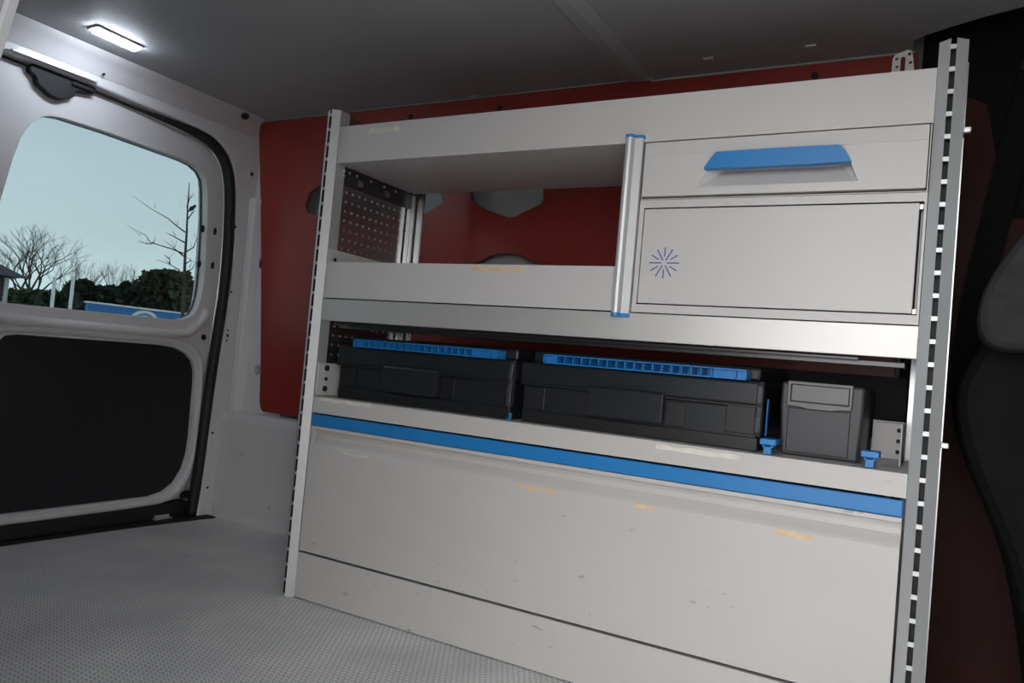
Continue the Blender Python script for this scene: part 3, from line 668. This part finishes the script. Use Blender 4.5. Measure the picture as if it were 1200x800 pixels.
def bush(name, u, vtop, X, halfw, label, cat, seed, taper=.5, m_='conifer', n=1500, group=None):
    rng = random.Random(seed); c = at(u, 352, X); top_z = at(u, vtop, X).z; H = top_z - GZ
    t_ = empty(name, (c.x, c.y, GZ)); tag(t_, label, cat, group)
    bm = bmesh.new(); tube_bm(bm, [(c.x, c.y, GZ), (c.x, c.y, GZ + H * .5)], .08, 6, r1=.04); put('trunk', mesh_of(bm, 'trunk'), 'bark', t_)
    bm = bmesh.new()
    for i in range(n):
        h = rng.random() ** .8; w = halfw * (1 - h ** 2 * taper - max(0, h - .8) * 2 * (1 - taper)) ; w = max(w, .04)
        a = rng.uniform(0, 6.283); rr = w * math.sqrt(rng.random()) * (1 + .25 * math.sin(3 * a + seed + 5 * h))
        q = Vector((c.x + rr * math.cos(a), c.y + rr * math.sin(a), GZ + .1 + h * (H - .1)))
        s = halfw * rng.uniform(.10, .24)
        d1 = Vector((rng.gauss(0, 1), rng.gauss(0, 1), rng.gauss(0, 1))).normalized() * s; d2_ = Vector((rng.gauss(0, 1), rng.gauss(0, 1), rng.gauss(0, 1))).normalized() * s
        bm.faces.new((bm.verts.new(q - d1), bm.verts.new(q + d2_), bm.verts.new(q + d1), bm.verts.new(q - d2_)))
    put('foliage', mesh_of(bm, 'foliage'), m_, t_)
bush('conifer', 118, 338, -22, .75, 'low dark conifer at the left of the conifer row', 'conifer', 1, .5)
bush('conifer', 130, 336, -24, .6, 'second dark conifer from the left of the row', 'conifer', 2, .6)
bush('conifer', 146, 331, -26, .75, 'dark pointed conifer under the small bare tree', 'conifer', 3, .75)
bush('conifer', 160, 337, -20.3, .6, 'dark conifer left of the round ivy bush', 'conifer', 4, .6)
bush('conifer', 171, 338, -18.3, .55, 'dark narrow conifer touching the round ivy bush', 'conifer', 12, .6)
bush('ivy_bush', 194, 322, -30, 1.8, 'large round green bush behind the slim young tree', 'bush', 5, .35, 'ivy', 3500)
bush('ivy_bush', 226, 346, -21, .9, 'low dark bush at the right window corner', 'bush', 6, .4, 'conifer', 1500)
bush('ivy_bush', 244, 336, -17, .9, 'dark bush cut off by the right window edge', 'bush', 16, .4, 'ivy', 1500)
bush('hedge_bush', 92, 331, -19, .75, 'dark bush right of the white posts', 'bush', 7, .5, 'conifer', 1800)
bush('hedge_bush', 104, 341, -31, .75, 'low dark bush beside the blue trailer end', 'bush', 8, .5, 'conifer', 1200)
bush('hedge_bush', 70, 347, -16.5, .8, 'dark bush between the two white posts', 'bush', 9, .4, 'conifer', 1500)
bush('hedge_bush', 47, 343, -23.4, .8, 'brownish hedge below the large bare tree', 'bush', 10, .25, 'ivy', 2600)
bush('hedge_bush', 22, 344, -37, 1.5, 'brownish hedge beside the house corner', 'bush', 13, .3, 'ivy', 2000)

# white posts
for (ub, ut, vt, lab) in ((61, 64, 326, 'white post left of its twin outside the rear window'), (82, 86, 325, 'white post right of its twin, nearer the blue trailer')):
    b0 = at(ub, 362, -14); t0 = at(ut, vt, -14)
    bm = bmesh.new(); tube_bm(bm, [(b0.x, b0.y, GZ), (b0.x, t0.y, t0.z)], .034, 10); bmesh.ops.create_uvsphere(bm, u_segments=10, v_segments=6, radius=.036, matrix=Matrix.Translation((b0.x, t0.y, t0.z)))
    tag(put('white_post', mesh_of(bm, 'white_post'), 'white_paint', None, smooth=True), lab, 'post')
# long blue hoarding board on posts with a white arched mark
a = at(104, 355, -14); c = at(240, 371, -14)
tr_ = empty('hoarding_board', (-14, (a.y + c.y) / 2, GZ)); tag(tr_, 'long blue board with a white arched logo outside the rear window', 'board')
y0, y1, zt = a.y, c.y + 1.2, a.z
boxes('board', [(-14.12, -14.0, y0, y1, -.30, zt)], 'trailer_blue', tr_, .01)
boxes('top_rail', [(-14.14, -13.98, y0 - .02, y1, zt, zt + .04)], 'white_paint', tr_, .008)
for k in range(4):
    y_ = y0 + .1 + (y1 - y0 - .25) * k / 3
    boxes('post', [(-14.2, -14.12, y_, y_ + .08, GZ, zt)], 'bark', tr_)
lg = at(170, 372, -13.98)
bm = bmesh.new()
for (ra, rb_) in ((.34, .24), (.18, .10)):
    arc = [(lg.y + ra * math.cos(math.radians(t0)), lg.z - .06 + .62 * ra * math.sin(math.radians(t0))) for t0 in range(0, 181, 12)] + [(lg.y + rb_ * math.cos(math.radians(t0)), lg.z - .06 + .62 * rb_ * math.sin(math.radians(t0))) for t0 in range(180, -1, -12)]
    prism_bm(bm, arc, 'x', -13.999, -13.985)
put('arched_mark', mesh_of(bm, 'arched_mark'), 'white_paint', tr_)
# house at the far left
hp = at(-14, 352, -25); hz = at(18, 325, -25); hr = at(0, 308, -25); he = at(18, 352, -25)
hs = empty('house', (-27, hp.y, GZ)); tag(hs, 'dark house with a low hipped roof at the left window edge', 'house')
boxes('wall', [(-30, -25, he.y - 5.5, he.y - .25, GZ, hz.z - .05)], 'house_wall', hs)
bm = bmesh.new()
A = [(-24.6, he.y - 5.9, hz.z), (-24.6, he.y + .15, hz.z), (-30.4, he.y + .15, hz.z), (-30.4, he.y - 5.9, hz.z)]
R_ = [(-27.5, he.y - 3.5, hr.z + 1.0), (-27.5, he.y - 1.6, hr.z + .95)]
va = [bm.verts.new(q) for q in A]; vr = [bm.verts.new(q) for q in R_]
for f in ((va[0], va[1], vr[1], vr[0]), (va[1], va[2], vr[1]), (va[2], va[3], vr[0], vr[1]), (va[3], va[0], vr[0]), (va[3], va[2], va[1], va[0])): bm.faces.new(f)
put('roof', mesh_of(bm, 'roof'), 'roof_tile', hs)
boxes('corner_pipe', [(-24.98, -24.9, he.y - .42, he.y - .30, GZ, hz.z - .05)], 'white_paint', hs, .01)
boxes('window', [(-25.0, -24.95, he.y - 2.2, he.y - 1.2, .4, 1.5)], 'white_paint', hs, .01)
